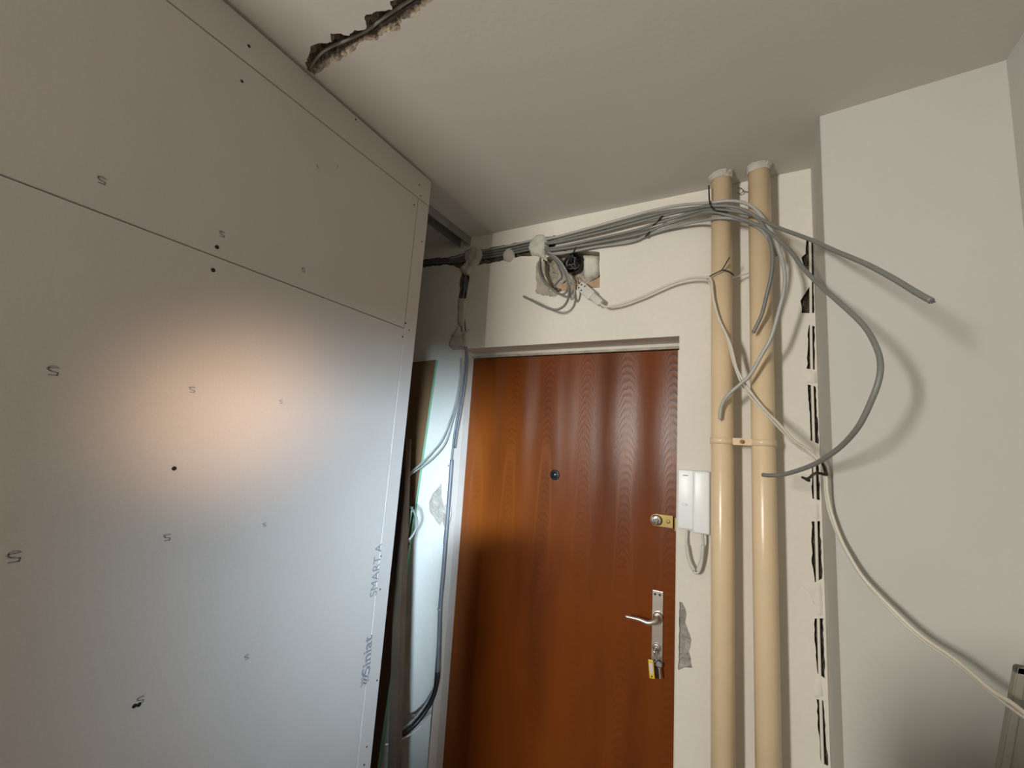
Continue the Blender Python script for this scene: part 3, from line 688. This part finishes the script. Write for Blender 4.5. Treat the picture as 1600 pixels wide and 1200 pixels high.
# white terminal connector and its cable
cn = thing('cable_connector', 'white screw terminal connector on the pale cable below the niche', 'connector')
A = PY(906,446,1.625); B = PY(938,474,1.605); ax = (B-A).normalized(); L = (B-A).length; nn = Vector((0, -1, 0)); sd = ax.cross(nn).normalized(); nn = sd.cross(ax)
Mx = Matrix((ax, sd, nn)).transposed().to_4x4(); Mx.translation = A
bm = bmesh.new(); box(bm, 0, L*.62, -.020, .020, -.010, .010, .004, Mx); bd = obj('housing', bm, 'plasticg', cn, True)
bm = bmesh.new(); pr = []
box(bm, L*.60, L*1.02, -.016, .014, -.009, .008, .006, Mx); obj('strain_relief', bm, 'plasticg', cn, True)
for u_, v_ in ((.012, .010), (.012, -.006), (.030, .011), (.030, -.010)):
    bm = bmesh.new(); cyl(bm, Mx @ Vector((u_, v_, .0102)), nn, .0034, .0034, .0008, 10); obj('terminal_hole', bm, 'black', bd)
for k in range(3):
    bm = bmesh.new(); tube(bm, spline([A+sd*(.010-.010*k), PY(902-k*3,438+k*4,1.636), PY(899-k*4,430+k*4,1.655)], 5), .0017, 6); obj('wire', bm, ['copper', 'white', 'copper'][k], cn, True)
cable('pale cable swinging from the connector across the wall to the left pipe', [(934,471,1.605),(945,479,1.603),(958,478,1.605),(972,475,1.608),(1005,463,1.612),(1042,446,1.610),(1065,438,1.602),(1085,434,1.585),(1100,434,1.562),(1110,433,1.548)], .0046, 'white', 'pale cables tied to the left pipe')
we = [(1108,432,1.548),(1112,441,1.536),(1114,462,1.53),(1118,480,1.53),(1125,502,1.53),(1141,537,1.53),(1151,575,1.53),(1165,601,1.53),(1180,622,1.525),(1197,642,1.515),(1217,662,1.48),(1240,688,1.44),(1260,702,1.40),(1280,720,1.375),(1290,740,1.367),(1293,770,1.366),(1299,800,1.365),(1311,835,1.36),(1325,864,1.35),(1350,904,1.335),(1397,954,1.31),(1440,994,1.29),(1493,1031,1.25),(1547,1077,1.20),(1580,1098,1.17),(1620,1128,1.13),(1680,1165,1.06)]
cable('long pale cable crossing both pipes and sagging away along the shaft to the right edge', we, .0040, 'white', 'pale cables tied to the left pipe')
cable('twin pale cable beside the long one, crossing behind it at the shaft edge', [(1104,434,1.575),(1110,446,1.548),(1120,490,1.536),(1136,530,1.536),(1147,570,1.536),(1162,606,1.536),(1180,628,1.530),(1200,650,1.52),(1220,672,1.49),(1242,694,1.45),(1262,708,1.41),(1280,722,1.385),(1288,745,1.372),(1290,772,1.371),(1297,806,1.370),(1313,845,1.365),(1330,876,1.355),(1352,909,1.340),(1396,958,1.315),(1440,999,1.295),(1493,1036,1.255),(1547,1081,1.205),(1585,1110,1.165),(1640,1150,1.10)], .0030, 'white', 'pale cables tied to the left pipe')
cable('thin pale wire stretched between the two pipes at the black tie', [(1140,436,1.565),(1153,432,1.600),(1169,427,1.612),(1180,424,1.622)], .0022, 'white', name='wire', cat='wire')
# ---- zip ties
def ztie(label, loops, r=.0016, m='black'):
    t = thing('cable_tie', label, 'cable tie')
    for i, pts in enumerate(loops):
        bm = bmesh.new(); tube(bm, spline([PY(*p) for p in pts], 6), r, 6); obj('strap' if i == 0 else 'tail', bm, m, t, True)
    return t
ztie('black cable tie round the left pipe holding the pale cables', [[(1106,434,1.556),(1112,430,1.537),(1122,425,1.530),(1130,422,1.532),(1140,425,1.545),(1146,430,1.565)], [(1128,422,1.532),(1133,414,1.528),(1140,402,1.522)]], .0022)
ztie('black cable tie holding the grey bundle against the left pipe near the ceiling', [[(1109,318,1.538),(1112,323,1.524),(1116,328,1.520),(1124,330,1.522),(1136,331,1.526)], [(1109,318,1.528),(1108,306,1.528),(1107.5,290,1.526)]], .0026)
ztie('small dark tie on the grey bundle above the door', [[(1020,352,1.612),(1026,348,1.606),(1030,343,1.606),(1034,337,1.612)], [(1030,345,1.606),(1036,337,1.600)]], .0030)
ztie('small dark tie on the lowest cable above the door', [[(1008,370,1.622),(1012,366,1.618),(1016,361,1.620)]], .0030)
ztie('black tie around the pale cables at the edge of the shaft', [[(1254,746,1.50),(1262,748,1.46),(1270,742,1.42),(1277,739,1.375),(1287,741,1.358),(1293,741,1.352)], [(1258,748,1.48),(1264,751,1.46)], [(1291,740,1.352),(1288,730,1.36),(1285,724,1.37)]], .0040)
ztie('black tie on the loop beside the green-edged board', [[(631,846,1.420),(636,848,1.410),(643,850,1.410)]], .0038)
cable('twisted wire stub on the wall between the pipe tops', [(1152,294,1.640),(1158,294,1.636),(1161,299,1.634),(1156,303,1.636),(1152,301,1.640)], .0013, 'cabled', name='wire', cat='wire')
cable('bent wire stub reaching behind the right pipe', [(1160,299,1.636),(1165,299,1.636),(1169,300,1.640),(1172,300,1.642)], .0013, 'cabled', name='wire', cat='wire')

# ============================================================ PLASTER DABS
wd = lambda px: wpoly(px, .003, .02)
def dab(lab, pp, h, m='plaster', dm=backm): 
    return tag(blob('plaster_dab', wd(pp), dm, h, m, wall_back, .009, .4), lab)
dab('grey plaster dab where the chase turns down', [(726,392),(740,386),(752,390),(753,402),(748,412),(738,419),(733,430),(724,428),(717,420),(728,410),(726,400)], .012)
dab('small plaster dab in the middle of the chase', [(788,391),(797,387),(804,394),(805,403),(797,411),(788,408),(786,399)], .010)
dab('large pale plaster dab holding the bundle', [(829,378),(838,366),(850,366),(857,374),(856,386),(853,395),(855,408),(847,404),(840,401),(830,400),(827,390)], .022, 'filler')
dab('plaster smear in the vertical chase', [(715,467),(728,468),(728,490),(726,508),(720,513),(714,505),(716,485)], .006)
dab('large plaster lump above the door corner', [(716,508),(722,518),(734,514),(736,530),(732,545),(708,547),(702,540),(706,525),(712,516)], .014, 'plaster')
for lab, pp in (('', [(1258,577),(1276,580),(1277,600),(1260,599)]), ('', [(1262,433),(1270,430),(1270,440),(1262,450)]), ('', [(1268,783),(1282,786),(1280,813),(1266,810)]), ('', [(1271,911),(1284,908),(1288,962),(1276,962),(1266,935),(1251,915),(1256,908)]), ('', [(1273,1060),(1286,1062),(1288,1090),(1276,1092),(1269,1085),(1270,1070)]), ('', [(1262,695),(1276,697),(1276,722),(1264,720),(1255,712)])):
    tag(blob('plaster_dab', wd(pp), backm, .004, 'wall', wall_back, .009, .5))
# conduit strip seen in the slots
for k in range(1):
    bm = bmesh.new()
    a_ = PY(1267,372,YW+.012); b_ = PY(1288,1200,YW+.012)
    tube(bm, spline([PY(x, y, YW+.0035) for x, y in ((1265.5,372),(1266.5,420),(1267.5,533),(1270.5,650),(1273.5,758),(1276,853),(1280,1018),(1284,1148),(1288,1260))], 4), .0042, 8)
    tag(obj('embedded_cable', bm, 'wall', wall_back, True), 'pale painted cable seen in the broken slots')
# ceiling: cable in the chase
pts = [PZ(x, y, HC+.012) for x, y in ((481,116),(486,104),(497,88),(515,74),(545,61),(575,46),(600,27),(625,10),(655,-10),(690,-38))]
bm = bmesh.new(); tube(bm, spline(pts, 6), .0042, 8); tag(obj('cable', bm, 'cablel', None, True), 'grey cable lying in the broken ceiling chase', 'cable')
pts = [PZ(x, y, HC+.020) for x, y in ((490,112),(502,96),(522,82),(550,68),(582,50),(606,32),(632,14),(662,-6),(695,-30))]
bm = bmesh.new(); tube(bm, spline(pts, 6), .0042, 8); tag(obj('cable', bm, 'cabled', None, True), 'darker cable deeper in the ceiling chase beside the grey one', 'cable')

# ============================================================ CEILING TRACK TO THE DOOR WALL
XT = -1.187
tr = thing('ceiling_channel', 'galvanised steel channel fixed to the ceiling between the partition end and the door wall', 'steel channel')
w_ = .060; d_ = .042
bm = bmesh.new(); box(bm, XT-w_, XT, 1.06, YW-.002, HC-.0022, HC-.0004); obj('web', bm, 'steel', tr)
for x in (XT, XT-w_):
    bm = bmesh.new(); box(bm, x-.0012 if x == XT else x, x if x == XT else x+.0012, 1.06, YW-.002, HC-d_, HC-.0022); obj('flange', bm, 'steel', tr)
# ============================================================ BEHIND THE PARTITION END
# brown-backed sheet leaning on the door wall
sh = thing('plasterboard_offcut', 'brown-backed plasterboard offcut with a green edge leaning on the wall behind the partition', 'board')
a0 = PY(681,562,YW-.018); a1 = PY(624,960,YW-.018); dr = (a1-a0); dr.normalize(); k = (a0.z-.01)/(-dr.z); a2 = a0+dr*k
Wd = .62; sdv = Vector((-1, 0, -.055)).normalized()
def sheet(y0, y1, name, m, ins=0):
    bm = bmesh.new(); P = [a0, a2, a2+Vector((-Wd, 0, 0)), a0+sdv*Wd]
    f = [bm.verts.new((p.x, y0, max(p.z, .003))) for p in P]; b_ = [bm.verts.new((p.x, y1, max(p.z, .003))) for p in P]
    bm.faces.new(f); bm.faces.new(b_[::-1]); [bm.faces.new((f[i], f[(i+1) % 4], b_[(i+1) % 4], b_[i])) for i in range(4)]
    return obj(name, bm, m, sh)
sheet(YW-.0185, YW-.0172, 'backing_paper', 'brown'); sheet(YW-.0171, YW-.003, 'green_core', 'green')
# post standing behind the partition end
p0 = PY(617,860,1.36); p1 = PY(629,860,1.36); q0_ = PY(605.5,1200,1.36); q1_ = PY(618,1200,1.36)
po = thing('post', 'brown weathered post standing just behind the partition end', 'post')
def prism(bm, top, bot, th):
    def ext(a, b, z): t = (z-a.z)/(b.z-a.z); return a+(b-a)*t
    z1 = 1.62; z0 = .003
    T = [ext(top[0], bot[0], z1), ext(top[1], bot[1], z1)]; Bm = [ext(top[0], bot[0], z0), ext(top[1], bot[1], z0)]
    v = []
    for P in (T, Bm):
        v += [bm.verts.new(P[0]), bm.verts.new(P[1]), bm.verts.new(P[1]+Vector((-.0, th, 0))), bm.verts.new(P[0]+Vector((0, th, 0)))]
    for f in ((0,1,2,3),(7,6,5,4),(0,4,5,1),(1,5,6,2),(2,6,7,3),(3,7,4,0)): bm.faces.new([v[i] for i in f])
bm = bmesh.new(); prism(bm, (p0, p1), (q0_, q1_), .03); obj('post_body', bm, 'post', po)
tube_pts = [PY(633,789,1.50),PY(638,790,1.48),PY(645,796,1.46),(652,812,1.45),PY(651,825,1.44),PY(646,837,1.43),PY(638,846,1.42),PY(633,858,1.42),PY(630,872,1.42)]
cable('short pale loop of cable poking out beside the green-edged board', [(631,789,1.50),(637,790,1.48),(645,797,1.46),(651,810,1.45),(651,823,1.44),(645,836,1.43),(638,845,1.42),(634,858,1.42),(630,880,1.42)], .0042, 'cablel')
cable('green flexible pipe hanging beside the brown post', [(644,792,1.475),(640,815,1.455),(636,840,1.43),(632,870,1.41),(629,900,1.40)], .0046, 'green', cat='pipe', name='flexible_pipe')

# ============================================================ FRAMED PANEL AT THE LOWER RIGHT EDGE
fp = thing('pale_frame', 'pale framed panel leaning before the shaft at the photo lower right corner', 'frame')
g0 = PY(1590,1042,1.24); g1 = PY(1562,1200,1.24); dv = (g1-g0).normalized(); wv = Vector((1, .0, .06)).normalized(); 
bm = bmesh.new(); 
def bar(name, A_, B_, wdir, wd_, th, m):
    bm = bmesh.new(); n_ = Vector((0, 1, 0))
    P = [A_, B_, B_+wdir*wd_, A_+wdir*wd_]; f = [bm.verts.new(p) for p in P]; b_ = [bm.verts.new(p+n_*th) for p in P]
    bm.faces.new(f); bm.faces.new(b_[::-1]); [bm.faces.new((f[i], f[(i+1) % 4], b_[(i+1) % 4], b_[i])) for i in range(4)]
    bmesh.ops.bevel(bm, geom=list(bm.edges), offset=.002, segments=2, affect='EDGES'); return obj(name, bm, m, fp)
end = g0+dv*((g0.z-.01)/-dv.z)
bar('side_rail', g0-dv*.0, end, wv, .014, .018, 'dimp'); bar('top_rail', g0, g0+wv*.07, dv, .014, .018, 'dimp')
g2 = g0+wv*.013+Vector((0, .008, 0)); e2 = end+wv*.013+Vector((0, .008, 0)); bar('panel', g2, e2, wv, .055, .004, 'dimp')

# ============================================================ UNSEEN ROLL ADDED TO CAST THE SHADOW ON THE SHAFT
rl = thing('shadow_roll', 'unseen grey roll added below the view to cast the shadow on the shaft', 'roll')
bm = bmesh.new(); lathe(bm, (-.03, .22, 0), (0, 0, 1), [(0, .003), (.19, .003), (.20, .02), (.20, 1.25), (.19, 1.31), (.165, 1.355), (.12, 1.38), (.05, 1.39), (0, 1.39)], 48); obj('roll_body', bm, 'dim', rl, True)
bm = bmesh.new(); tube(bm, [Vector((-.03+.012*math.sqrt(t)*math.cos(t), .22+.012*math.sqrt(t)*math.sin(t), 1.388)) for t in [.5+i*.4 for i in range(90)]], .003, 5); obj('rolled_edge', bm, 'mortar', rl, True)
